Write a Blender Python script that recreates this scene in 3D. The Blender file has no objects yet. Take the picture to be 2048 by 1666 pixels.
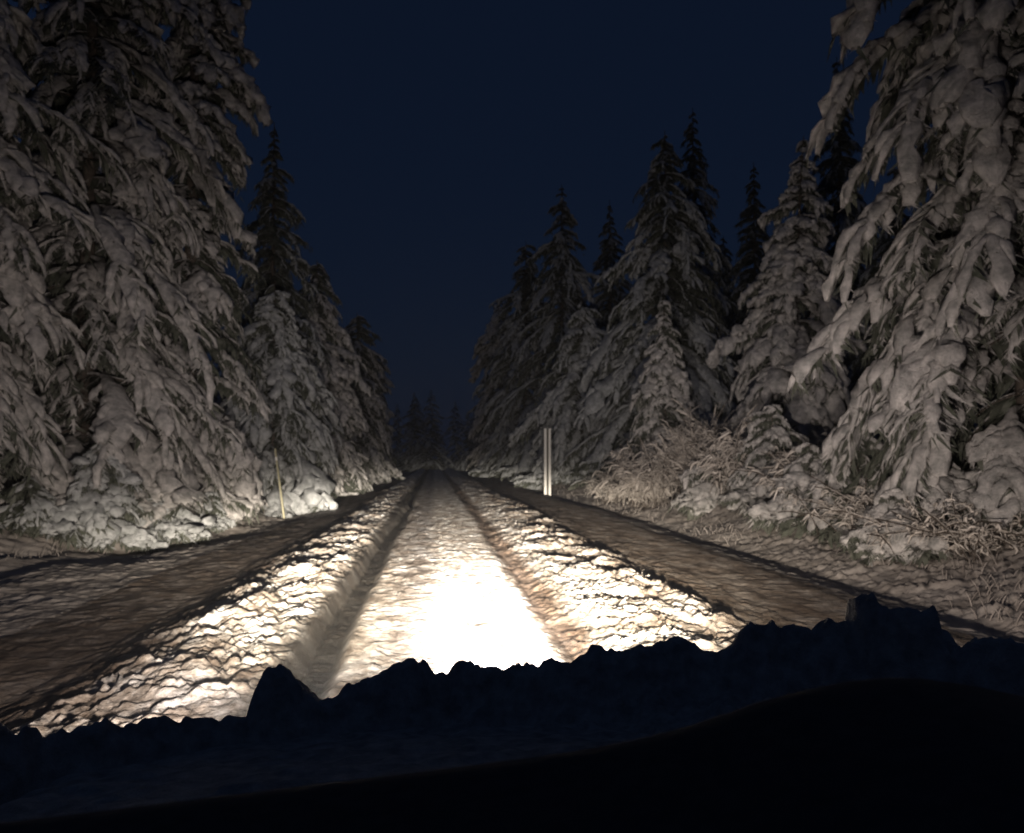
import bpy, math, random
import numpy as np

# ------------------------------------------------------------------ camera, sky, light, exposure
scn = bpy.context.scene
col = scn.collection
EYE = 1.30
YAW, PITCH = math.radians(5.02), math.radians(2.75)
F = 1774.0 / 2048.0                      # focal length over image width

cam_d = bpy.data.cameras.new("camera")
cam = bpy.data.objects.new("camera", cam_d)
col.objects.link(cam)
cam.location = (0, 0, EYE)
cam.rotation_euler = (math.radians(90) + PITCH, 0, -YAW)
cam_d.sensor_width = 36
cam_d.lens = 36 * F
cam_d.clip_start = 0.05
cam_d.clip_end = 3000
cam_d.dof.use_dof = True                 # hand-held phone through a windscreen: nothing is quite sharp
cam_d.dof.focus_distance = 1.9
cam_d.dof.aperture_fstop = (36 * F / 1000) / 0.0042
scn.camera = cam

world = bpy.data.worlds.new("World")
scn.world = world
world.use_nodes = True
wn, wl = world.node_tree.nodes, world.node_tree.links
wn.clear()
sky = wn.new("ShaderNodeTexSky")
sky.sky_type = 'NISHITA'
sky.sun_disc = False
sky.sun_elevation = math.radians(1.5)
sky.sun_rotation = math.radians(180)
sky.ozone_density = 4.0
bg = wn.new("ShaderNodeBackground")
bg.inputs[1].default_value = 0.05
tint = wn.new("ShaderNodeMix"); tint.data_type = 'RGBA'; tint.blend_type = 'MULTIPLY'; tint.inputs[0].default_value = 1
tint.inputs[7].default_value = (.21, .235, .26, 1)      # deep night blue
wo = wn.new("ShaderNodeOutputWorld")
wl.new(sky.outputs[0], tint.inputs[6]); flat = wn.new("ShaderNodeMix"); flat.data_type = 'RGBA'; flat.inputs[0].default_value = .8
wl.new(tint.outputs[2], flat.inputs[6]); flat.inputs[7].default_value = (.085, .16, .40, 1)
wl.new(flat.outputs[2], bg.inputs[0])
wl.new(bg.outputs[0], wo.inputs[0])

CARX = 0.15                              # middle of the car the picture is taken from
HL_Y, HL_Z, HL_DX = 2.32, 0.53, 0.70     # headlamps
def headlamp(name, x, y, z, lobes, soft=0.05):
    """A lamp whose beam pattern is a sum of lobes (power, centre h, centre v, width h, width v, colour), degrees."""
    d = bpy.data.lights.new(name, 'POINT')
    d.energy = 1.0; d.shadow_soft_size = soft; d.use_nodes = True
    o = bpy.data.objects.new(name, d); col.objects.link(o); o.location = (x, y, z)
    nt = d.node_tree; N = nt.nodes; Lk = nt.links; N.clear()
    out = N.new("ShaderNodeOutputLight"); tc = N.new("ShaderNodeTexCoord"); sp = N.new("ShaderNodeSeparateXYZ")
    Lk.new(tc.outputs["Normal"], sp.inputs[0])
    def M(op, *a):
        n = N.new("ShaderNodeMath"); n.operation = op
        for i, v in enumerate(a):
            if hasattr(v, "is_linked"): Lk.new(v, n.inputs[i])
            else: n.inputs[i].default_value = v
        return n.outputs[0]
    h = M('ARCTAN2', sp.outputs[0], sp.outputs[1]); v = M('ARCSINE', sp.outputs[2])
    front = M('GREATER_THAN', sp.outputs[1], 0.0)
    prev = None
    for p, hc, vc, hw, vw, c in lobes:
        dh = M('DIVIDE', M('SUBTRACT', h, math.radians(hc)), math.radians(hw))
        dv = M('DIVIDE', M('SUBTRACT', v, math.radians(vc)), math.radians(vw))
        e = M('EXPONENT', M('MULTIPLY', M('ADD', M('MULTIPLY', dh, dh), M('MULTIPLY', dv, dv)), -1.0))
        em = N.new("ShaderNodeEmission"); em.inputs[0].default_value = (*c, 1)
        Lk.new(M('MULTIPLY', M('MULTIPLY', e, p), front), em.inputs[1])
        if prev is None: prev = em.outputs[0]
        else:
            ad = N.new("ShaderNodeAddShader"); Lk.new(prev, ad.inputs[0]); Lk.new(em.outputs[0], ad.inputs[1]); prev = ad.outputs[0]
    Lk.new(prev, out.inputs[0])
    return o
for sgn in (-1, 1):
    headlamp("headlamp_light", CARX + sgn*HL_DX, HL_Y, HL_Z, [
        (62000, 2.3-5.5*sgn, -5.3, 3.5, 2.1, (1.0, .96, .92)),
        (52000, 4.5-12*sgn, -12, 4.6, 4.0, (1.0, .96, .92)),     # pool on the road ahead
        (20000, 2.5-2*sgn, -5.3, 13, 2.8, (1.0, .90, .70)),
        (48000, 0, -1.2, 7.5, 1.2, (1.0, .90, .76)),
        (36000, 1.0*sgn-1, -2.7, 14.5, 2.2, (1.0, .88, .72)),       # flat main beam
        (1200 if sgn < 0 else 900, 8.0*sgn, -1.5, 40, 6, (1.0, .86, .70)),
        (2800, 4, 6, 19, 11, (1.0, .89, .83)),
        (1650 if sgn < 0 else 1000, 8.0*sgn, 9 if sgn < 0 else 7, 62, 19, (1.0, .85, .765)),
        (620, 36*sgn, -19, 17, 10, (1.0, .86, .68))])           # spill into the trees

scn.render.engine = 'CYCLES'
scn.cycles.use_denoising = True
scn.cycles.sample_clamp_indirect = 2.0
scn.cycles.max_bounces = 4
scn.cycles.diffuse_bounces = 3
scn.cycles.glossy_bounces = 1
scn.cycles.transmission_bounces = 1
scn.cycles.use_adaptive_sampling = True
scn.cycles.adaptive_threshold = 0.02
scn.view_settings.view_transform = 'Standard'
scn.view_settings.look = 'None'
scn.view_settings.exposure = 0
scn.view_settings.gamma = 1

# ------------------------------------------------------------------ helpers
def hash3(i, j, k, seed):
    n = (i.astype(np.int64)*73856093) ^ (j.astype(np.int64)*19349663) ^ (k.astype(np.int64)*83492791) ^ (seed*2654435761 & 0x7fffffff)
    n = (n ^ (n >> 13)) * 1274126177 & 0xffffffff
    n = (n ^ (n >> 16)) * 2246822519 & 0xffffffff
    return ((n ^ (n >> 15)) & 0xffff) / 65535.0
def noise3(p, seed=0):
    f = np.floor(p); t = p - f; t = t*t*(3-2*t); f = f.astype(np.int64)
    r = 0
    for dx in (0, 1):
        wx = t[..., 0] if dx else 1-t[..., 0]
        for dy in (0, 1):
            wy = t[..., 1] if dy else 1-t[..., 1]
            for dz in (0, 1):
                wz = t[..., 2] if dz else 1-t[..., 2]
                r = r + wx*wy*wz*hash3(f[..., 0]+dx, f[..., 1]+dy, f[..., 2]+dz, seed)
    return r*2-1
def noise2(x, y, seed=0):
    return noise3(np.stack([x, y, np.zeros_like(x)], -1), seed)

def mesh_obj(name, V, quads=None, tris=None, mat=None, parent=None, smooth=True):
    me = bpy.data.meshes.new(name)
    V = np.ascontiguousarray(V, dtype=np.float32).reshape(-1, 3)
    me.vertices.add(len(V)); me.vertices.foreach_set("co", V.ravel())
    nq = 0 if quads is None else len(quads); nt = 0 if tris is None else len(tris)
    li, st = [], []
    if nq: li.append(np.asarray(quads, dtype=np.int32).ravel()); st.append(np.arange(nq)*4)
    if nt: li.append(np.asarray(tris, dtype=np.int32).ravel()); st.append(nq*4+np.arange(nt)*3)
    li = np.concatenate(li); st = np.concatenate(st).astype(np.int32)
    me.loops.add(len(li)); me.loops.foreach_set("vertex_index", li)
    me.polygons.add(nq+nt); me.polygons.foreach_set("loop_start", st)
    me.update(calc_edges=True)
    me.polygons.foreach_set("use_smooth", np.full(nq+nt, smooth))
    if mat: me.materials.append(mat)
    me.validate()
    o = bpy.data.objects.new(name, me); col.objects.link(o)
    if parent: o.parent = parent
    return o

def tag(o, label=None, cat=None, group=None, kind=None):
    if label: o["label"] = label
    if cat: o["category"] = cat
    if group: o["group"] = group
    if kind: o["kind"] = kind
    return o
def empty(name, loc, rz=0):
    o = bpy.data.objects.new(name, None); col.objects.link(o)
    o.location = loc; o.rotation_euler = (0, 0, rz); o.empty_display_size = 0.3
    return o
def copy_thing(root):
    r = root.copy(); col.objects.link(r)
    for ch in list(root.children):
        c = ch.copy(); col.objects.link(c); c.parent = r
    return r

def tubes(P, W, H, M=6, under=0.35, nz=0.0, nf=6.0, seed=0, curl=0.0):
    """P (N,K,3) spines, W/H (N,K) half width / height -> verts, quads."""
    N, K, _ = P.shape
    T = np.gradient(P, axis=1)
    T /= np.linalg.norm(T, axis=2, keepdims=True) + 1e-9
    Z = np.zeros_like(T); Z[..., 2] = 1
    S = np.cross(T, Z); n = np.linalg.norm(S, axis=2, keepdims=True)
    S = np.where(n > 0.05, S/(n+1e-9), np.array([1.0, 0, 0]))
    U = np.cross(S, T)
    th = np.arange(M)*2*math.pi/M + 0.3
    c = np.cos(th)[None, None, :, None]; s = np.sin(th)[None, None, :, None]
    sv = np.where(s > 0, s, s*under)
    V = P[:, :, None, :] + S[:, :, None, :]*c*W[:, :, None, None] + U[:, :, None, :]*sv*H[:, :, None, None]
    if nz > 0:
        q = noise3(V*nf, seed) + 0.5*noise3(V*nf*2.3, seed+5)
        q = q + .35*noise3(V*nf*5, seed+6)
        V = P[:, :, None, :] + (V - P[:, :, None, :])*(1+nz*q[..., None])
    if curl: V[..., 2] -= (curl*W[:, :, None]*(c[..., 0]**2))
    i = np.arange(N)[:, None, None]*K*M; k = np.arange(K-1)[None, :, None]*M; m = np.arange(M)[None, None, :]
    a = i+k+m; b = i+k+(m+1) % M
    Q = np.stack([a, b, b+M, a+M], -1).reshape(-1, 4)
    return V.reshape(-1, 3), Q
def merge(parts):
    Vs, Fs, o = [], [], 0
    for V, Fc in parts:
        Vs.append(V); Fs.append(Fc+o); o += len(V)
    return np.concatenate(Vs), np.concatenate(Fs)

# ------------------------------------------------------------------ materials
def mat_new(name):
    m = bpy.data.materials.new(name); m.use_nodes = True
    nt = m.node_tree; b = nt.nodes["Principled BSDF"]
    return m, nt, b
def ramp(nt, src, stops):
    r = nt.nodes.new("ShaderNodeValToRGB")
    el = r.color_ramp.elements
    el[0].position, el[0].color = stops[0][0], (*stops[0][1], 1)
    el[1].position, el[1].color = stops[-1][0], (*stops[-1][1], 1)
    for p, c in stops[1:-1]:
        e = el.new(p); e.color = (*c, 1)
    nt.links.new(src, r.inputs[0])
    return r
def noise_node(nt, scale, detail=4, rough=0.6, obj=True, stretch=None):
    tc = nt.nodes.new("ShaderNodeTexCoord")
    n = nt.nodes.new("ShaderNodeTexNoise")
    n.inputs["Scale"].default_value = scale; n.inputs["Detail"].default_value = detail
    n.inputs["Roughness"].default_value = rough
    if stretch:
        mp = nt.nodes.new("ShaderNodeMapping"); mp.inputs["Scale"].default_value = stretch
        nt.links.new(tc.outputs["Object"], mp.inputs[0]); nt.links.new(mp.outputs[0], n.inputs[0])
    else:
        nt.links.new(tc.outputs["Object"], n.inputs[0])
    return n
def bump(nt, b, src, strength, dist):
    bp = nt.nodes.new("ShaderNodeBump")
    bp.inputs["Strength"].default_value = strength; bp.inputs["Distance"].default_value = dist
    nt.links.new(src, bp.inputs["Height"]); nt.links.new(bp.outputs[0], b.inputs["Normal"])

def simple(name, base, var, scale, rough=0.8, bs=0.5, bd=0.01, stretch=None):
    m, nt, b = mat_new(name)
    n = noise_node(nt, scale, stretch=stretch)
    r = ramp(nt, n.outputs[0], [(0.3, base), (0.7, var)])
    nt.links.new(r.outputs[0], b.inputs["Base Color"])
    b.inputs["Roughness"].default_value = rough
    b.inputs["Specular IOR Level"].default_value = 0.3
    if bs: bump(nt, b, noise_node(nt, scale*(4.5 if "branches" in name else 1), 6, .75).outputs[0], bs, bd)
    return m
M_TSNOW = simple("snow_on_branches", (.30, .30, .29), (.84, .80, .775), 6.0, 0.75, 1.0, 0.05)
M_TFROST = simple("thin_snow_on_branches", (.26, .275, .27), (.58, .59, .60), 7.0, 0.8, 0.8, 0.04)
M_NEEDLE = simple("spruce_needles", (.035, .043, .028), (.15, .155, .13), 6.0, 0.7, 0)
M_BARK = simple("bark", (.05, .04, .032), (.12, .10, .085), 9.0, 0.9, 0.8, 0.03)
M_BANK = simple("verge_snow", (.27, .235, .21), (.52, .475, .44), 2.2, 0.8, 0.7, 0.04)
M_FROSTTWIG = simple("frosted_twigs", (.36, .32, .28), (.72, .67, .62), 9.0, 0.8, 0)
M_TWIG = simple("thinly_frosted_twigs", (.13, .11, .10), (.38, .345, .32), 6.0, 0.8, 0)
M_POLE = simple("weathered_pole", (.50, .47, .36), (.66, .62, .50), 14.0, 0.6, 0.2, 0.004)
M_OLDPOLE = simple("old_yellowed_pole", (.36, .34, .22), (.50, .47, .32), 14.0, 0.6, 0.2, 0.004)
M_POLEDARK = simple("dark_groove", (.07, .07, .06), (.12, .11, .09), 14.0, 0.7, 0)
M_REFL = simple("reflector_tape", (.80, .78, .72), (.90, .88, .84), 30.0, 0.25, 0)
M_HOODSNOW = simple("hood_snow", (.38, .35, .31), (.80, .74, .66), 26.0, 0.7, 0.8, 0.02)
M_PAINT = simple("dark_car_paint", (.02, .025, .035), (.03, .035, .045), 30.0, 0.35, 0)
M_DASH = simple("black_dashboard_plastic", (.05, .05, .052), (.08, .08, .08), 60.0, 0.85, 0.3, 0.002)
M_GLASS = simple("headlamp_lens", (.5, .5, .5), (.6, .6, .6), 20.0, 0.2, 0)
M_RUBBER = simple("black_rubber", (.01, .01, .01), (.02, .02, .02), 20.0, 0.8, 0)

# road snow: packed and sanded, brown slush in patches
def road_mat():
    # white packed ridges, brown sanded strips outside them with the beams' dim edge painted in, dark icy wheel ruts: bands across the road
    m, nt, b = mat_new("road_snow")
    n = noise_node(nt, 3.2, 6, 0.7, stretch=(1, .55, 1))
    r = ramp(nt, n.outputs[0], [(0.36, (.22, .175, .14)), (0.50, (.50, .45, .40)), (0.60, (.80, .78, .76))])
    n2 = noise_node(nt, 26, 5, 0.7)
    mx = nt.nodes.new("ShaderNodeMix"); mx.data_type = 'RGBA'; mx.blend_type = 'MULTIPLY'
    mx.inputs[0].default_value = 0.6
    r2 = ramp(nt, n2.outputs[0], [(0.38, (.38, .34, .31)), (0.56, (1, 1, 1))])
    nt.links.new(r.outputs[0], mx.inputs[6]); nt.links.new(r2.outputs[0], mx.inputs[7])
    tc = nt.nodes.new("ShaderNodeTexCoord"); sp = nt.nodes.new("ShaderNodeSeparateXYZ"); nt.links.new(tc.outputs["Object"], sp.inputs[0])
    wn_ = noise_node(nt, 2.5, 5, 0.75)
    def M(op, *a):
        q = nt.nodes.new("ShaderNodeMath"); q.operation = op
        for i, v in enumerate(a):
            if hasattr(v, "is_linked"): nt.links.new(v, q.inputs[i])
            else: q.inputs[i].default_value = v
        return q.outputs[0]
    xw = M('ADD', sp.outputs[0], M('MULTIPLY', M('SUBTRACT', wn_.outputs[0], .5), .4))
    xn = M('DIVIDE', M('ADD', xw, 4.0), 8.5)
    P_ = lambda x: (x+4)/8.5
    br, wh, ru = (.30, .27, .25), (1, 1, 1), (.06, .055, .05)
    rb = ramp(nt, xn, [(0, br), (P_(-2.05), (.33, .29, .265)), (P_(-1.75), wh), (P_(-1.12), wh), (P_(-.93), ru), (P_(-.66), ru), (P_(-.52), (.55, .53, .52)), (P_(-.15), (.48, .47, .48)), (P_(.10), wh), (P_(.78), wh),  # centre strip grey on the left, white on the right: headlamp pool painted in
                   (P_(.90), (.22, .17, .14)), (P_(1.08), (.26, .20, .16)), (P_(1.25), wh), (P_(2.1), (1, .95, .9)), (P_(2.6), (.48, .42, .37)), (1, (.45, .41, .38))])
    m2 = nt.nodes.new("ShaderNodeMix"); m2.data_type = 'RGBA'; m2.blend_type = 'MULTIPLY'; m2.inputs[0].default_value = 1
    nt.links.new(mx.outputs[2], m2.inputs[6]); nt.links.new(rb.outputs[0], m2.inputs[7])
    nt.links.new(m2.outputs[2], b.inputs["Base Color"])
    b.inputs["Roughness"].default_value = 0.55
    bump(nt, b, n2.outputs[0], 0.8, 0.02)
    return m
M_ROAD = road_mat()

# ------------------------------------------------------------------ terrain
PX = np.array([-300, -60, -25, -14, -9.0, -7.0, -5.8, -4.9, -4.2, -3.4, -2.5, -1.95, -1.55, -1.05, -0.90, -0.82, -0.66, -0.56, 0.2, 0.80, 0.95, 1.12, 1.35, 1.8, 2.25, 2.5, 3.2, 3.9, 4.25, 4.8, 5.6, 7.0, 9.0, 14, 25, 60, 300], float)
PZ = np.array([14, 5, 2.2, 1.3, .62, .35, .02, -.42, -.44, -.27, -.16, -.03, .065, .06, .035, -.10, -.10, .01, .02, .005, -.045, -.005, .045, .06, .045, -.02, -.04, -.03, -.07, -.19, .0, .45, .85, 1.6, 2.6, 5, 14], float)
def amp(ax):
    return np.interp(ax, [-60, -6, -4.5, -2.3, -1.9, -1.05, -.9, -.62, -.52, .5, .8, .95, 1.1, 1.4, 2.3, 2.6, 4.0, 5, 8, 60],
                         [.3, .10, .05, .016, .045, .045, .018, .018, .014, .014, .014, .018, .03, .045, .045, .015, .014, .05, .12, .3])
def ground_z(x, y):
    wob = 0.10*np.sin(y*0.21) + 0.05*np.sin(y*0.9+1) + 0.05*noise2(x*0.0, y*1.7, 3)
    xx = x + wob*np.clip((y-4)/20, 0.15, 1)
    kl = np.interp(y, [0, 12, 15.5, 20, 24], [.3, .34, .53, .9, 1])      # the shoulder widens into a lay-by on the near left
    xx = np.where(xx < -2.5, -2.5 + (xx+2.5)*kl, xx)
    z = np.interp(xx, PX, PZ)
    a = amp(xx)
    onroad = np.exp(-((np.abs(xx-.2)-1.75)/.55)**2)
    big = noise2(x*2.6+.6*noise2(x*3, y*3, 31), y*1.9, 32)
    z = z + onroad*.04*np.clip(big*1.6, -.6, .9)
    wx = x + .12*noise2(x*6, y*5, 15); wy = y + .15*noise2(x*5, y*4, 16)
    c1 = noise2(wx*11, wy*6.5, 11); c2 = noise2(wx*22, wy*14, 12); c3 = noise2(x*40, y*27, 13)
    c1 = c1*(.6+.8*noise2(x*2.1, y*1.3, 17)).clip(0, 1.3) + .3*noise2(x*3.5, y*1.8, 14)
    lump = .62*np.clip(c1+.05, 0, 1)**.7 + .62*np.clip(c2, 0, 1)**.7 + .22*c3 - .25*np.clip(-c1, 0, .5)
    z = z + a*lump*1.2
    streak = noise2(xx*16, y*.9, 51) + .6*noise2(xx*34, y*1.6, 52)
    z = z + .007*streak*np.clip(1.3-np.abs(x-.3)/4.5, 0, 1)
    far = np.clip((np.abs(x-0.4)-4.3)/1.5, 0, 1)
    z = z + far*(0.10*noise2(x*1.3, y*1.1, 21) + 0.12*noise2(x*.45, y*.4, 22))
    return z
def gz(x, y):
    return float(ground_z(np.array([float(x)]), np.array([float(y)]))[0])

xs = np.unique(np.round(np.concatenate([
    np.linspace(-300, -60, 10), np.linspace(-60, -14, 24), np.linspace(-14, -6, 54), np.linspace(-6, -2.4, 76),
    np.linspace(-2.4, 3.0, 270), np.linspace(3.0, 6.5, 80), np.linspace(6.5, 14, 50), np.linspace(14, 60, 24), np.linspace(60, 300, 10)]), 4))
def ysteps():
    y, out = -30.0, []
    while y < 900:
        out.append(y)
        if y < 2: y += 1.5 if y < 1 else 0.5
        else: y += max(0.024, 0.0042*y) if y < 60 else (0.6 if y < 140 else 0.05*y)
    return np.array(out)
ys = ysteps()
X, Y = np.meshgrid(xs, ys)
Zg = ground_z(X, Y)
Vg = np.stack([X, Y, Zg], -1)
def grid_obj(name, c0, c1, mat, kind='structure'):
    sub = Vg[:, c0:c1+1]; h, w = sub.shape[:2]
    a = (np.arange(h-1)[:, None]*w + np.arange(w-1)[None, :]).ravel()
    Q = np.stack([a, a+1, a+w+1, a+w], -1)
    o = mesh_obj(name, sub.reshape(-1, 3), quads=Q, mat=mat)
    o["kind"] = kind
    return o
cl = int(np.searchsorted(xs, -3.6)); cr = int(np.searchsorted(xs, 4.1))
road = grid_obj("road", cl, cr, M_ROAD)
# ground on both sides in one object
def ground():
    V, Q, o = [], [], 0
    for c0, c1 in ((0, cl), (cr, len(xs)-1)):
        sub = Vg[:, c0:c1+1]; h, w = sub.shape[:2]
        a = (np.arange(h-1)[:, None]*w + np.arange(w-1)[None, :]).ravel()
        Q.append(np.stack([a, a+1, a+w+1, a+w], -1)+o); V.append(sub.reshape(-1, 3)); o += h*w
    g = mesh_obj("ground", np.concatenate(V), quads=np.concatenate(Q), mat=M_BANK); g["kind"] = 'structure'
ground()

# ------------------------------------------------------------------ spruces
def spruce_arrays(seed, H, R, crown0=0.03, pw=0.85, snow=1.0, droop=0.75, dens=1.0, fingers=12, lean=0.0, ragged=0.25, finger_w=1.0, lod=1.0, ymax=None, plate=1.0, bare=0.0, gap=1.0, limbs=()):
    rg = np.random.default_rng(seed)
    zs, az = [], []
    z = H*crown0; k = 0
    while z < H*0.985 and (ymax is None or z < ymax):
        t = z/H
        nb = max(3, int(round((7.5 - 3.5*t)*dens)))
        a0 = rg.uniform(0, 6.28)
        for j in range(nb):
            zs.append(z + rg.normal(0, 0.12)); az.append(a0 + j*6.283/nb + rg.normal(0, 0.28))
        z += gap*(0.30 + 0.20*(1-t))*(H/14)**0.5/max(dens, .7)**0.5
    zs = np.clip(np.array(zs), 0.15, H*0.985); az = np.array(az); N = len(zs)
    t = zs/H
    L = R*(1-t)**pw*(1+rg.normal(0, ragged, N)).clip(0.45, np.interp(t, [0, .15, .3], [1.1, 1.15, 1.6]))
    L *= np.interp(t, [0, 0.12, 1], [0.85, 1, 1])
    L = np.maximum(L, 0.16)
    L *= (1+.28*noise3(np.stack([np.cos(az)*1.4, np.sin(az)*1.4, zs*.9], -1), seed+9))
    nl = len(limbs)
    if nl:                                # long distinct limbs: height, azimuth, length, drop
        LB = np.array(limbs, float); zs = np.concatenate([zs, LB[:, 0]]); az = np.concatenate([az, LB[:, 1]]); L = np.concatenate([L, LB[:, 2]]); t = zs/H; N = len(zs)
    K = 14
    s = np.linspace(0, 1, K)[None, :]
    up = rg.uniform(0.05, 0.45, N)[:, None]*(0.4+0.6*t[:, None]); dr = (droop*rg.uniform(0.65, 1.35, N))[:, None]
    bend = rg.normal(0, 0.22, N)[:, None]
    if nl: up[-nl:, 0] = .12; dr[-nl:, 0] = LB[:, 3]/LB[:, 2]+.12; bend[-nl:] *= .3
    A = az[:, None] + bend*s
    fl_ = rg.uniform(-.1, .25, N)[:, None]
    rad = L[:, None]*(s*(1-0.22*dr*s*s))
    P = np.stack([rad*np.cos(A), rad*np.sin(A), zs[:, None] + L[:, None]*(up*s - dr*s**1.6)], -1)
    P += rg.normal(0, 0.022, P.shape)*np.minimum(L, 2)[:, None, None]*s[..., None]
    P[..., 2] = np.maximum(P[..., 2], fl_ + .3*(P[..., 2]-fl_))
    # trunk sway
    def sway(Pz): return lean*(Pz/H)**2
    # fingers
    Fn = fingers
    Kf = 7
    sj = ((np.linspace(0.30, 1.0, Fn)**.85)[None, :] + rg.normal(0, 0.025, (N, Fn))).clip(0.2, 0.99)
    idx = sj*(K-1); i0 = np.floor(idx).astype(int).clip(0, K-2); fr = (idx-i0)[..., None]
    B0 = np.take_along_axis(P, i0[..., None], 1)*(1-fr) + np.take_along_axis(P, (i0+1)[..., None], 1)*fr
    side = np.where((np.arange(Fn) % 2) == 0, 1, -1)[None, :]*np.ones((N, 1))
    fa = az[:, None] + bend*sj + side*rg.uniform(0.45, 1.05, (N, Fn))*(1.15-0.5*sj)
    fl = np.minimum(L[:, None], 1.9)*rg.uniform(0.15, 0.40, (N, Fn))*(1.1-0.5*np.abs(sj-0.7))
    fl = np.maximum(fl, 0.09)
    q = np.linspace(0, 1, Kf)[None, None, :]
    fdr = (0.35+0.9*sj*dr)*rg.uniform(0.6, 1.4, (N, Fn))
    fr_ = fl[..., None]*q*(1-0.2*fdr[..., None]*q)
    FP = np.stack([B0[..., 0:1] + fr_*np.cos(fa[..., None]), B0[..., 1:2] + fr_*np.sin(fa[..., None]),
                   B0[..., 2:3] - fl[..., None]*fdr[..., None]*q**1.7], -1).reshape(N*Fn, Kf, 3)
    fb = np.repeat(rg.uniform(-.15, .2, N), Fn)[:, None]
    FP[..., 2] = np.maximum(FP[..., 2], fb + .25*(FP[..., 2]-fb))
    fl1 = fl.reshape(-1)
    P[..., 0] += sway(P[..., 2]); FP[..., 0] += sway(FP[..., 2])
    # snow load
    mid = P[:, 9]*1.0
    patch = (1.1*noise3(mid*0.42, seed+3) + .8*noise3(mid*1.1, seed+4) + rg.normal(0, .22, N) + bare)
    load = (rg.uniform(0.6, 1.25, N)*(.95+1.25*patch).clip(.03, 1.5)*snow)
    if nl: load[-nl:] = rg.uniform(1.0, 1.35, nl)
    w = np.interp(np.linspace(0, 1, K), [0, .15, .45, .8, .95, 1], [.15, .35, .8, 1, .8, .12])[None, :]*(0.085*L[:, None]**0.75)*load[:, None]*finger_w
    wp = np.interp(np.linspace(0, 1, K), [0, .25, .45, .7, .9, 1], [.02, .12, .65, 1, .9, .3])[None, :]*(0.21*np.minimum(L, 1.9)[:, None]**.85)*(.05+.92*load[:, None])*plate
    hp = np.interp(np.linspace(0, 1, K), [0, .2, .6, .9, 1], [.2, .5, 1, .9, .2])[None, :]*(0.055*L[:, None]**.5)*load[:, None].clip(.4, 1.6)
    parts = [tubes(P + np.array([0, 0, 0.03]), wp, hp, 14, 0.25, 0.75, 4.5, seed, curl=.45)]
    lf = np.repeat(load, Fn)*rg.uniform(0.5, 1.35, N*Fn)
    keep = rg.uniform(0, 1, N*Fn) < np.repeat((.02+1.2*load).clip(0, .96), Fn)
    wf = np.interp(np.linspace(0, 1, Kf), [0, .2, .5, .85, 1], [.35, .7, .9, 1, .42])[None, :]*(0.165*fl1[:, None]**0.8)*lf[:, None]*finger_w
    parts.append(tubes((FP + np.array([0, 0, 0.02]))[keep], wf[keep]*1.1, wf[keep]*0.72, 9, 0.35, 0.8, 9.0, seed+1))
    SV, SQ = merge(parts)
    # needles: flat tufts around fingers and spines, hanging below
    def tufts(PP, ln, per, lng, down=0.9, bwf=.16):
        n, kk, _ = PP.shape
        u = rg.uniform(0.02, 0.999, (n, per))*(kk-1)
        a = np.floor(u).astype(int).clip(0, kk-2); f = (u-a)[..., None]
        C = np.take_along_axis(PP, a[..., None], 1)*(1-f) + np.take_along_axis(PP, (a+1)[..., None], 1)*f
        D = np.take_along_axis(PP, (a+1)[..., None], 1) - np.take_along_axis(PP, a[..., None], 1)
        D /= np.linalg.norm(D, axis=-1, keepdims=True)+1e-9
        Sd = np.stack([-D[..., 1], D[..., 0], 0*D[..., 0]], -1); Sd /= np.linalg.norm(Sd, axis=-1, keepdims=True)+1e-9
        sg = rg.choice([-1.0, 1.0], (n, per, 1))
        ll = (ln[:, None]*rg.uniform(0.6, 1.3, (n, per)))[..., None]*lng
        dirv = Sd*sg*rg.uniform(0.3, 1.0, (n, per, 1)) + D*rg.uniform(0.2, 0.9, (n, per, 1))
        dirv[..., 2] -= rg.uniform(0.15, 1, (n, per))*down
        dirv /= np.linalg.norm(dirv, axis=-1, keepdims=True)
        tip = C + dirv*ll
        bw = D*ll*bwf + np.array([0, 0, 0.0])
        a0 = C - bw - Sd*sg*0.0; b0 = C + bw
        a0[..., 2] -= 0.01; 
        V = np.stack([a0, b0, tip], 2).reshape(-1, 3)
        return V
    per = max(4, int(9*lod))
    Vn = [tufts(FP, np.full(len(FP), 1.0)*(0.38*fl1**0.6).clip(0.07, .36), per, 1.0, 1.0, .2),
          tufts(P, (0.34*L**0.6).clip(0.1, .46), max(8, int(60*lod)), 1.0, 1.3, .2)]
    Vn = np.concatenate(Vn); TN = np.arange(len(Vn)).reshape(-1, 3)
    Vf = tufts(FP[keep], (0.27*fl1[keep]**0.7).clip(0.05, .17), max(4, int(22*lod)), 1.0, .5)
    Vp = tufts(P, (0.30*np.minimum(L, 1.9)**.85*(.1+.8*load)).clip(.03, .45), max(8, int(46*lod)), 1.0, .45)
    Vf = np.concatenate([Vf, Vp[:]])
    Vf[:, 2] += .015
    SF = np.arange(len(Vf)).reshape(-1, 3) + len(SV)
    SV = np.concatenate([SV, Vf])
    # trunk
    kt = 14; zt = np.linspace(-0.3, H, kt)
    TP = np.stack([sway(np.maximum(zt, 0)), zt*0, zt], -1)[None]
    tw = (0.011*H*(1-np.linspace(0, 1, kt)*0.97)+0.01)[None]
    TV, TQ = tubes(TP, tw, tw, 9, 1.0, 0.1, 3.0, seed)
    # limbs
    LV, LQ = tubes(P[:, :], (np.linspace(0.014, 0.004, K)[None]*L[:, None]**.8).clip(0.006), (np.linspace(0.014, 0.004, K)[None]*L[:, None]**.8).clip(0.006), 4, 1.0)
    TV2, TQ2 = merge([(TV, TQ), (LV, LQ)])
    return (TV2, TQ2), (Vn, TN), (SV, SQ, SF)

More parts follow.
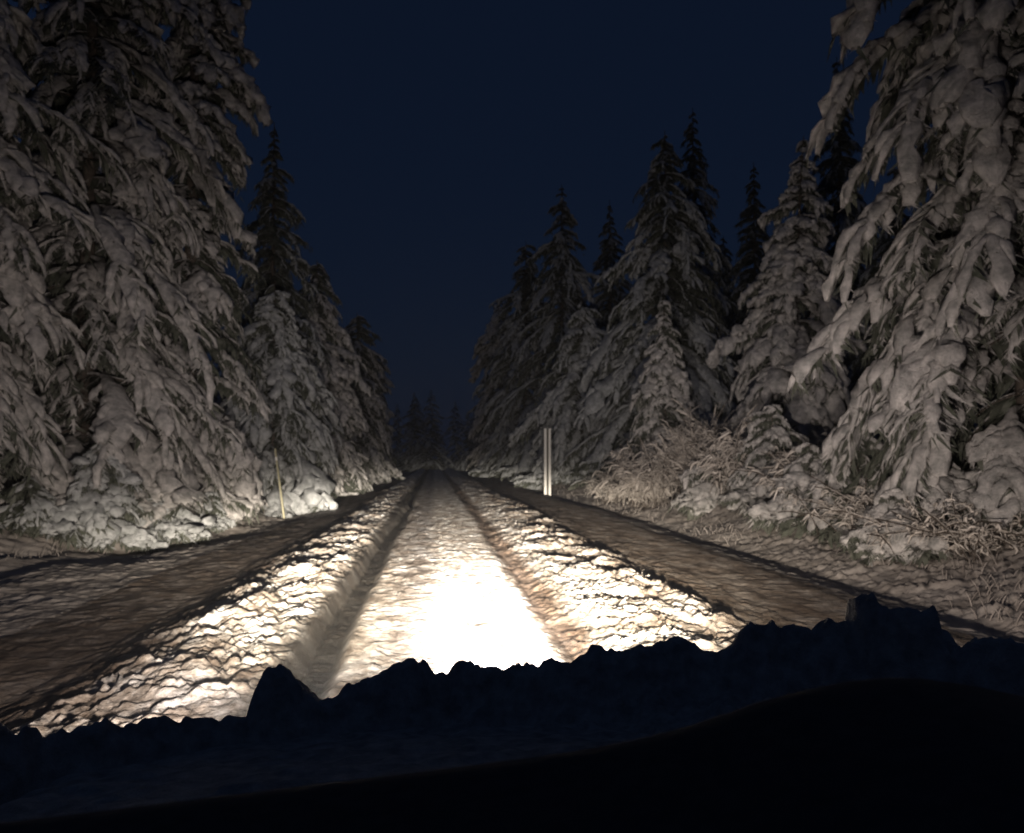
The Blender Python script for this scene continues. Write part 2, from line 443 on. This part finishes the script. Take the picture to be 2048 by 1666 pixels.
def spruce(label, loc, rz=0, cat="spruce tree", group=None, snowmat=None, name="spruce_tree", **kw):
    r = empty(name, loc, rz)
    tag(r, label, cat, group)
    (TV, TQ), (NV, NT), (SV, SQ, SF) = spruce_arrays(**kw)
    mesh_obj("trunk", TV, quads=TQ, mat=M_BARK, parent=r)
    mesh_obj("crown", NV, tris=NT, mat=M_NEEDLE, parent=r, smooth=False)
    mesh_obj("snow_cover", SV, quads=SQ, tris=SF, mat=snowmat or M_TSNOW, parent=r)
    return r

import mathutils
CR = cam.rotation_euler.to_matrix()
def ray(px, py):
    return CR @ mathutils.Vector(((px-1024)/1774.0, (833-py)/1774.0, -1))
def where(px, dist):                      # ground position in direction px (at horizon height) at distance Y
    d = ray(px, 918); x = d.x/d.y*dist
    return x, dist
def height_for(px, py, dist, base):
    d = ray(px, py); return EYE + d.z/d.y*dist - base

def T(label, px, py, dist, Rr, seed, **kw):
    x, y = where(px, dist); b = gz(x, y) - 0.05
    H = kw.pop('H', None) or height_for(px, py, dist, b)
    return spruce(label, (x, y, b), seed=seed, H=H, R=Rr, **kw)

G_L = "snowy spruces along the left verge"
G_R = "snowy spruces along the right verge"
# left side, near to far
T("huge snow-loaded spruce cut by the left edge of the picture", -150, 0, 18.0, 3.6, 1, H=18, gap=1.3, dens=1.1, plate=.85, fingers=20, finger_w=.85, group=G_L, ymax=12, ragged=.3)
T("massive spruce on the left, its thick snowy skirt spreading down to the ditch", 165, 0, 21, 3.7, 2, H=20, gap=1.3, dens=1.2, plate=1.05, finger_w=.85, fingers=20, group=G_L, ymax=14, ragged=.3)
T("tall column-like spruce packed with white snow clumps, between the massive spruce and the sky", 375, 0, 23, 1.6, 3, bare=.15, H=21, gap=1.35, dens=1.2, pw=0.3, finger_w=1.2, fingers=17, group=G_L, ymax=16, ragged=.14)
T("dark pointed spruce against the sky behind the tall clumped spruce on the left", 540, 245, 35, 3.0, 4, snow=.5, group=G_L, snowmat=M_TFROST)
T("short broad frosted spruce right behind the left marker stake", 545, 560, 29, 2.6, 5, droop=.9, group=G_L, bare=.2, snowmat=M_TFROST, pw=.6, fingers=13)
T("mid-sized rounded spruce left of the road, half behind the broad frosted one", 630, 520, 40, 2.5, 6, group=G_L, pw=.4)
T("spruce with a bright snow cap at its tip, far down the left verge", 712, 625, 58, 2.6, 7, group=G_L, pw=.3)
T("last tall spruce on the left before the road vanishes", 735, 690, 80, 2.6, 8, group=G_L, pw=.3)
# right side
T("towering spruce on the right edge with long drooping snowy limbs", 2060, 0, 11.5, 2.25, 20, H=15, gap=1.0, dens=1.05, plate=.45,
  limbs=[(8.2, 3.25, 2.7, 1.5), (7.3, 3.0, 2.9, 1.75), (6.6, 3.45, 2.5, 1.7), (5.2, 3.2, 2.9, 1.75), (3.9, 3.05, 3.2, 1.8), (3.0, 3.5, 2.9, 1.7),
         (8.0, 4.1, 2.4, 1.7), (6.3, 4.3, 2.6, 1.8), (4.7, 4.0, 2.8, 1.9), (5.6, 4.9, 2.6, 1.8), (3.6, 4.6, 2.8, 1.9), (7.4, 5.2, 2.4, 1.7)], droop=.8, finger_w=.8, fingers=26, group=G_R, ymax=10.5, ragged=.28, pw=.6)
T("spruce cut by the right edge of the picture, behind the towering one", 2230, 0, 15, 3.6, 21, H=17, dens=1.0, group=G_R, ymax=12)
T("slim leaning spruce wrapped in heavy snow, standing before the dark wood on the right", 1590, 272, 24, 2.15, 22, bare=.2, gap=1.7, dens=1.25, pw=.72, finger_w=1.1, droop=.8, ragged=.15, group=G_R, lean=.4)
T("broad tall spruce with a triangular crown in the middle of the right verge", 1335, 262, 36, 4.9, 23, dens=1.1, pw=.8, group=G_R, snowmat=M_TFROST)
T("small slender spruce covered in snow in front of the broad triangular one", 1330, 598, 27, 1.2, 24, bare=.2, dens=1.2, pw=.7, finger_w=1.2, group=G_R)
T("spruce just right of the tall marker stake, below the dark pointed tops", 1165, 600, 42, 3.6, 25, group=G_R, pw=.65, snowmat=M_TFROST)
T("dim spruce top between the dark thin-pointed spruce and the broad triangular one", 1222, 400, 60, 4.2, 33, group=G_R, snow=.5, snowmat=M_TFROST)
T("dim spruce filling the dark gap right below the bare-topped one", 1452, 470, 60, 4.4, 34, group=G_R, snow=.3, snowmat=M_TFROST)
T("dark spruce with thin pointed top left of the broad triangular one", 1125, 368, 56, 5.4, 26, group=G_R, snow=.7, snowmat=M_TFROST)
T("spruce farther down the right verge with a dark ragged top", 1052, 480, 66, 4.4, 27, pw=.6, group=G_R, snow=.8, snowmat=M_TFROST)
T("farthest spruce on the right verge, its lit skirt nearest the vanishing road", 1000, 600, 78, 3.0, 28, group=G_R, pw=.35)
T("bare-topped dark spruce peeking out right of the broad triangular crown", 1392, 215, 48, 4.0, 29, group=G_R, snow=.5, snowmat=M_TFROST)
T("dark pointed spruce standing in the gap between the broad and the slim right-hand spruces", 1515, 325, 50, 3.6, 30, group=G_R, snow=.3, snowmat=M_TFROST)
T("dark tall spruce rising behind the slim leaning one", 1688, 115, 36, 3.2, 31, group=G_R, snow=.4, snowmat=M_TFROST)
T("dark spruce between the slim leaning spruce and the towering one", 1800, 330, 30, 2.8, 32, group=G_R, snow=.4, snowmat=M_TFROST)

# forest mass behind, unlit and far
def forest():
    rg = np.random.default_rng(77)
    protos = [spruce_arrays(seed=200+i, H=15, R=2.9, snow=.6, fingers=5, lod=.6, dens=.55) for i in range(2)]
    NV, SV = [], []; NT, SQ = [], []; on = os_ = 0
    spots = []
    for y in np.arange(22, 120, 6.5):
        for sd in (-1, 1):
            x = sd*(rg.uniform(11, 14) + (y*0.06 if sd < 0 else y*.22)); spots.append((x, y+rg.uniform(-2, 2), rg.uniform(.75, 1.0)))
    for i in range(26):
        spots.append((-16 + i*1.3 + rg.uniform(-1, 1), 104 + rg.uniform(-4, 24), rg.uniform(.45, .72)))
    for x, y, sc in spots:
        (TV, TQ), (V1, T1), (V2, Q2, F2) = protos[rg.integers(2)]
        a = rg.uniform(0, 6.28); c, s = math.cos(a)*sc, math.sin(a)*sc
        wd = 1.7 if abs(x) < 20 and y > 98 else 1.0
        Rm = np.array([[c*wd, -s*wd, 0], [s*wd, c*wd, 0], [0, 0, sc]]); off = np.array([x, y, gz(x, y)])
        NV.append(V1@Rm.T+off); NT.append(T1+on); on += len(V1)
        SV.append(V2@Rm.T+off); SQ.append(Q2+os_); os_ += len(V2)
    r = empty("forest", (0, 0, 0)); tag(r, "dark spruce wood closing in behind the roadside trees", "forest", kind='stuff')
    mesh_obj("crown", np.concatenate(NV), tris=np.concatenate(NT), mat=M_NEEDLE, parent=r, smooth=False)
    mesh_obj("snow_cover", np.concatenate(SV), quads=np.concatenate(SQ), mat=M_TFROST, parent=r)
forest()

# ------------------------------------------------------------------ shrubs with arching frosted twigs
def shrub(label, px, dist, h, rr, n, seed, lean=(0, 0), thick=1.0, cat="shrub", group=None, up=.5, mat=None):
    x, y = where(px, dist); b = gz(x, y)
    r = empty("frosted_shrub", (x, y, b-0.05)); tag(r, label, cat, group)
    rg = np.random.default_rng(seed)
    K = 10; s = np.linspace(0, 1, K)[None]
    az = rg.uniform(0, 6.28, n)[:, None]; hh = h*rg.uniform(.5, 1.1, n)[:, None]; re = rr*rg.uniform(.3, 1.2, n)[:, None]
    x0 = rg.normal(0, rr*.35, n)[:, None]; y0 = rg.normal(0, rr*.35, n)[:, None]; thick *= .5
    dr = rg.uniform(.4, 1.25, n)[:, None]
    P = np.stack([x0 + re*np.cos(az+.4*s)*s**1.4 + lean[0]*s**2, y0 + re*np.sin(az+.4*s)*s**1.4 + lean[1]*s**2,
                  hh*(1.9*s - dr*s**2.2)*.8], -1)
    P[..., 2] = np.maximum(P[..., 2], .03)
    w = np.interp(np.linspace(0, 1, K), [0, .5, .9, 1], [.4, 1, .9, .2])[None]*rg.uniform(.008, .022, n)[:, None]*thick
    nt = 13
    sj = rg.uniform(.3, .98, (n, nt)); i0 = np.floor(sj*(K-1)).astype(int).clip(0, K-2)
    B = np.take_along_axis(P, i0[..., None], 1)
    fa = az + rg.normal(0, .9, (n, nt)); fl = h*rg.uniform(.08, .26, (n, nt)); q = np.linspace(0, 1, 5)[None, None]
    TP = np.stack([B[..., 0:1]+fl[..., None]*q*np.cos(fa)[..., None], B[..., 1:2]+fl[..., None]*q*np.sin(fa)[..., None],
                   B[..., 2:3]+fl[..., None]*(up*q-rg.uniform(.3, 1.3, (n, nt))[..., None]*q*q)], -1).reshape(-1, 5, 3)
    TP[..., 2] = np.maximum(TP[..., 2], .02)
    TP += np.cumsum(rg.normal(0, .02, TP.shape), 1)
    wt = np.interp(np.linspace(0, 1, 5), [0, .6, 1], [.7, 1, .25])[None]*rg.uniform(.008, .026, n*nt)[:, None]*thick*np.where(rg.uniform(0, 1, n*nt) < .28, 3.4, 1)[:, None]
    P += np.cumsum(rg.normal(0, .028, P.shape), 1)*s[..., None]*min(1, h)
    V, Q = merge([tubes(P+np.array([0, 0, .01]), w, w*.9, 5, .6, .3, 14, seed), tubes(TP, wt, wt*.9, 5, .6, .3, 14, seed)])
    mesh_obj("snow_cover", V, quads=Q, mat=mat or M_FROSTTWIG, parent=r)
    sw = w*0+0.008
    V, Q = tubes(P-np.array([0, 0, .012]), sw, sw, 4, 1)
    mesh_obj("stems", V, quads=Q, mat=M_BARK, parent=r)
    return r
G_S = "frosted shrubs on the right verge"
shrub("small frosted bush farthest along the right verge, near the tall marker stake", 1235, 27, 1.3, .8, 60, 50, group=G_S)
shrub("bright rounded frosted bush at the foot of the small slender spruce", 1300, 23, 1.55, 1.0, 100, 51, group=G_S, thick=1.3)
shrub("upright frosted bush with thin bare twigs sticking up beside the slender spruce", 1400, 22, 1.9, .8, 90, 52, group=G_S, up=1.2)
shrub("pale arching bush below the slim leaning spruce", 1490, 19, 1.5, 1.1, 110, 53, group=G_S, thick=1.4)
shrub("tangle of thin frosted twigs between the slim leaning spruce and the towering one", 1640, 15.5, .95, .9, 110, 54, group=G_S, thick=1.1)
shrub("thin tangled bush at the foot of the towering spruce", 1760, 12.5, .75, .9, 80, 55, group=G_S, thick=.7)
shrub("low tangled bush with streaky white twigs nearest the right edge of the picture", 1930, 10.2, .6, 1.0, 70, 56, group=G_S, thick=.6)
G_Y = "young snow-laden spruces along the right verge"
def yr(label, px, dist, H, R, seed, **kw):
    x, y = where(px, dist)
    return spruce(label, (x, y, gz(x, y)-.05), cat="young spruce", name="young_spruce", group=G_Y, seed=seed, H=H, R=R, finger_w=1.2, droop=.6, pw=.6, crown0=.15, bare=.35, **kw)
yr("young spruce with heavy drooping snow paws beside the bright frosted bush", 1545, 17.5, 1.9, 1.1, 70)
yr("young spruce half sunk in the tangled bushes under the towering right spruce", 1715, 13.5, 1.5, 1.2, 71)
yr("low young spruce at the right edge of the picture below the towering one", 1880, 11.5, 1.1, 1.2, 72)
yr("stubby young spruce with a white back, half hidden below the low young one", 1790, 11.0, .8, .8, 75)
yr("snowy young spruce in front of the tangle of thin frosted twigs", 1620, 14.5, 1.25, .9, 76)
yr("pale bowed young spruce at the foot of the upright frosted bush", 1430, 19.5, 1.3, .9, 77)
yr("young spruce between the small frosted bush and the bright rounded one", 1265, 29, 1.8, 1.0, 73)
G_S2 = "young spruces buried in snow on the left bank"
def young(label, px, dist, H, R, seed, **kw):
    x, y = where(px, dist)
    return spruce(label, (x, y, gz(x, y)-.05), cat="young spruce", name="young_spruce", group=G_S2, seed=seed, H=H, R=R, finger_w=1.3, droop=.65, pw=.55, crown0=.12, snowmat=M_TFROST, bare=.25, fingers=7, **kw)
young("pale young spruce glowing in the light at the foot of the massive left spruce", 205, 18.0, 2.0, 1.0, 60)
young("knee-high young spruce buried in snow on the left bank closest to the ditch", 330, 19.5, .8, 1.0, 61)
young("small round snowed-under young spruce at the right end of the left bank", 425, 21.5, .85, .6, 62)
young("low wide young spruce under a snow hump at the far left", 60, 17.5, 1.0, 1.1, 63)
# grass and small twigs poking through the verge snow: nobody could count it
def grass():
    rg = np.random.default_rng(5)
    n = 3800
    y = 6 + 50*rg.uniform(0, 1, n)**1.5
    right = rg.uniform(0, 1, n) < .6
    x = np.where(right, 4.9+np.abs(rg.normal(0, 1.5, n)), -5.1-1.3*np.clip((20-y)/5, 0, 3)-np.abs(rg.normal(0, 1.3, n)))
    cl_ = noise2(x*1.2, y*.8, 41) > -.15
    x, y = x[cl_], y[cl_]; n = len(x)
    z = ground_z(x, y)-.02
    K = 5; s = np.linspace(0, 1, K)[None]; az = rg.uniform(0, 6.28, n)[:, None]; h = rg.uniform(.05, .24, n)[:, None]
    P = np.stack([x[:, None]+h*.45*np.cos(az)*s**1.4, y[:, None]+h*.45*np.sin(az)*s**1.4, z[:, None]+h*(s*1.1-.3*s*s)], -1)
    w = rg.uniform(.003, .009, n)[:, None]*np.array([.6, 1, 1, .9, .2])[None]
    V, Q = tubes(P, w, w, 4, 1)
    o = mesh_obj("frosted_grass", V, quads=Q, mat=M_TWIG)
    tag(o, "frosted grass poking through the verge snow", "grass", kind='stuff')
grass()

# ------------------------------------------------------------------ marker stakes
def bar(name, cx, cy, z0, z1, wx, wy, mat, parent, bev=0.15, seg=10):
    zs = np.linspace(z0, z1, seg); 
    oct_ = [(-1, -1+bev*2), (-1, 1-bev*2), (-1+bev*2, 1), (1-bev*2, 1), (1, 1-bev*2), (1, -1+bev*2), (1-bev*2, -1), (-1+bev*2, -1)]
    V = [(cx+a*wx, cy+b*wy, z) for z in zs for a, b in oct_]
    V += [(cx, cy, z0), (cx, cy, z1+min(wx, wy)*.6)]
    Q = [(k*8+m, k*8+(m+1) % 8, (k+1)*8+(m+1) % 8, (k+1)*8+m) for k in range(seg-1) for m in range(8)]
    c0 = seg*8; Tt = [((m+1) % 8, m, c0) for m in range(8)] + [((seg-1)*8+m, (seg-1)*8+(m+1) % 8, c0+1) for m in range(8)]
    return mesh_obj(name, V, quads=Q, tris=Tt, mat=mat, parent=parent, smooth=False)
x, y = where(1095, 34); b = gz(x, y)-.15
st = empty("marker_stake", (x, y, b)); tag(st, "tall pale double-slat snow marker stake standing at the right edge of the road", "marker stake", "snow marker stakes")
hs = height_for(1095, 857, 34, b)
bar("slat", -.085, 0, 0, hs, .05, .03, M_REFL, st); bar("slat", .085, 0, 0, hs, .045, .03, M_REFL, st)
bar("groove_board", 0, .02, 0, hs-.02, .04, .015, M_POLEDARK, st)
x, y = where(571, 26); b = gz(x, y)-.1
st = empty("marker_stake", (x, y, b)); tag(st, "thin yellowish snow marker stake leaning left, with a bright band near its top", "marker stake", "snow marker stakes")
st.rotation_euler = (0, math.radians(-8), 0)
hs = height_for(570, 896, 26, b)
bar("pole", 0, 0, 0, hs, .027, .027, M_OLDPOLE, st)
bar("reflector", 0, 0, hs-.34, hs-.24, .034, .034, M_REFL, st, seg=3)

# ------------------------------------------------------------------ the car the picture is taken from
car = empty("car", (CARX, 1.0, 0)); tag(car, "dark car seen from its driver's seat, snow lying along its bonnet", "car")
def hood_z(x, y):                         # world x, y
    u = (x-CARX)/0.9
    return 0.885 - 0.22*np.clip((y-.8)/1.4, 0, 1)**1.3 - 0.05*u*u - .10*np.clip((np.abs(u)-.85)/.15, 0, 1)**2 - .25*np.clip((y-2.05)/.2, 0, 1)**2
def sheet(name, fx, x0, x1, y0, y1, nx, ny, mat, parent=None, thick=.02, off=(0, 0, 0)):
    X, Y = np.meshgrid(np.linspace(x0, x1, nx), np.linspace(y0, y1, ny)); Z = fx(X, Y)
    top = np.stack([X, Y, Z], -1).reshape(-1, 3) - np.array(off); bot = top.copy()
    bot[:, 2] -= thick
    a = (np.arange(ny-1)[:, None]*nx+np.arange(nx-1)[None]).ravel(); q = np.stack([a, a+1, a+nx+1, a+nx], -1)
    n = nx*ny; q2 = q[:, ::-1]+n
    e = [np.arange(nx), np.arange(ny)*nx+nx-1, np.arange(nx)[::-1]+(ny-1)*nx, np.arange(ny)[::-1]*nx]
    ed = np.concatenate([np.stack([k[:-1], k[:-1]+n, k[1:]+n, k[1:]], -1) for k in e])
    return mesh_obj(name, np.concatenate([top, bot]), quads=np.concatenate([q, q2, ed]), mat=mat, parent=parent)
offc = (CARX, 1.0, 0)
sheet("bonnet", hood_z, CARX-.90, CARX+.90, .86, 2.24, 60, 40, M_PAINT, car, .03, offc)
def box_part(name, x0, x1, y0, y1, z0, z1, mat, bev=.04):
    V, i = [], 0
    cx, cy = (x0+x1)/2-offc[0], (y0+y1)/2-offc[1]
    wx, wy = (x1-x0)/2, (y1-y0)/2
    rings = [(z0, 1-bev*2), (z0+bev, 1), (z1-bev, 1), (z1, 1-bev*2)]
    ang = np.linspace(0, 2*math.pi, 33)[:-1]
    for z, sc in rings:
        for a in ang:
            c, s = math.cos(a), math.sin(a); p = .35
            V.append((cx+wx*sc*math.copysign(abs(c)**p, c), cy+wy*sc*math.copysign(abs(s)**p, s), z))
    V += [(cx, cy, z0), (cx, cy, z1)]
    Q = [(k*32+m, k*32+(m+1) % 32, (k+1)*32+(m+1) % 32, (k+1)*32+m) for k in range(3) for m in range(32)]
    Tt = [((m+1) % 32, m, 128) for m in range(32)]+[(96+m, 96+(m+1) % 32, 129) for m in range(32)]
    return mesh_obj(name, V, quads=Q, tris=Tt, mat=mat, parent=car, smooth=False)
box_part("body", CARX-.90, CARX+.90, .62, 2.17, .28, .63, M_PAINT)
box_part("bumper", CARX-.86, CARX+.86, 2.10, 2.28, .25, .42, M_RUBBER)
for sgn in (-1, 1):
    hl = box_part("headlight", CARX+sgn*HL_DX-.13, CARX+sgn*HL_DX+.13, 2.14, 2.29, .45, .60, M_GLASS, .02)
def dash_z(x, y):
    base = 1.055 + .05*np.clip((x+.3)/.55, 0, 1) + .035*np.exp(-((x-.34)/.13)**2)
    base = base - .10*np.clip((y-.62)/.14, 0, 1)**2 - .25*np.clip((.34-y)/.1, 0, 1)**2
    return base
sheet("dashboard", dash_z, CARX-.85, CARX+.85, .22, .78, 60, 30, M_DASH, car, .25, offc)

# snow lying on the bonnet, heaped along its front edge
SK = np.array([(-60, 1405), (0, 1425), (55, 1452), (72, 1441), (92, 1443), (105, 1458), (250, 1440), (420, 1436), (502, 1430), (512, 1382), (530, 1352), (548, 1345), (600, 1362), (650, 1394), (675, 1388), (700, 1374), (718, 1382), (790, 1342), (845, 1321), (872, 1350), (892, 1352),
               (905, 1333), (940, 1332), (962, 1347), (1050, 1326), (1130, 1322), (1190, 1306), (1240, 1310), (1300, 1300), (1470, 1302), (1486, 1277), (1530, 1264), (1550, 1242), (1566, 1266), (1600, 1262), (1628, 1288), (1660, 1266), (1704, 1264), (1709, 1206), (1740, 1196), (1775, 1212), (1850, 1222), (1862, 1262), (1905, 1284), (1960, 1266), (2048, 1276), (2150, 1270)], float)
def crest_y(x): return 2.03 - .42*np.abs((x-CARX)/.92)**2.6
cx_, cz_ = [], []
for px, py in SK:
    d = ray(px, py); yy = 1.9
    for _ in range(30): yy = .5*yy + .5*float(crest_y(np.array(d.x/d.y*yy)))
    cx_.append(d.x/d.y*yy); cz_.append(EYE + d.z/d.y*yy)
cx_, cz_ = np.array(cx_), np.array(cz_)
def snow_z(x, y):
    cz = np.interp(x, cx_, cz_)
    smooth = np.interp(x, [-.95, -.6, -.2, .1, .5, .9, 1.2], [.60, .64, .70, .74, .79, .86, .86])
    yc = crest_y(x) + .05*noise2(x*5, y*0, 3)
    g = np.exp(-((y-yc)/.07)**2)
    n = .018*np.clip(noise2(x*13, y*13, 18)+.1, 0, 1)**.6 + .010*np.clip(noise2(x*31, y*31, 19), 0, 1)**.6 + noise2(x*22, y*22, 8)*.006 + noise2(x*48, y*48, 9)*.007 + noise2(x*8, y*8, 7)*.012 + noise2(x*90, y*90, 10)*.006
    back = np.clip((yc-y)/.9, 0, 1)
    z = smooth - .03 + .03*back + 1.0*n + g*(cz-smooth+.03)
    z = np.maximum(z, hood_z(x, y) + .012 + .006*noise2(x*30, y*30, 4)) 
    z = z - .6*np.clip((y-yc-.06)/.2, 0, 1)**1.2*(x*0+.5)
    return z
hs_ = sheet("snow_layer", snow_z, CARX-.93, CARX+1.0, .84, 2.26, 560, 300, M_HOODSNOW, None, .30)
tag(hs_, "lumpy dark snow heaped along the front edge of the car's bonnet", "snow")

# ------------------------------------------------------------------ thin frosty air
def haze():
    x0, x1, y0, y1, z0, z1 = -320, 320, -40, 920, -2.5, 30
    V = [(x, y, z) for z in (z0, z1) for x, y in ((x0, y0), (x1, y0), (x1, y1), (x0, y1))]
    Q = [(0, 3, 2, 1), (4, 5, 6, 7), (0, 1, 5, 4), (1, 2, 6, 5), (2, 3, 7, 6), (3, 0, 4, 7)]
    m = bpy.data.materials.new("frosty_air"); m.use_nodes = True; nt = m.node_tree; nt.nodes.clear()
    o = nt.nodes.new("ShaderNodeOutputMaterial"); v = nt.nodes.new("ShaderNodeVolumePrincipled")
    v.inputs["Color"].default_value = (.9, .92, .95, 1); v.inputs["Density"].default_value = HAZE
    nt.links.new(v.outputs[0], o.inputs["Volume"])
    h = mesh_obj("haze", V, quads=Q, mat=m, smooth=False); h["kind"] = 'stuff'
HAZE = 0.00035
haze()
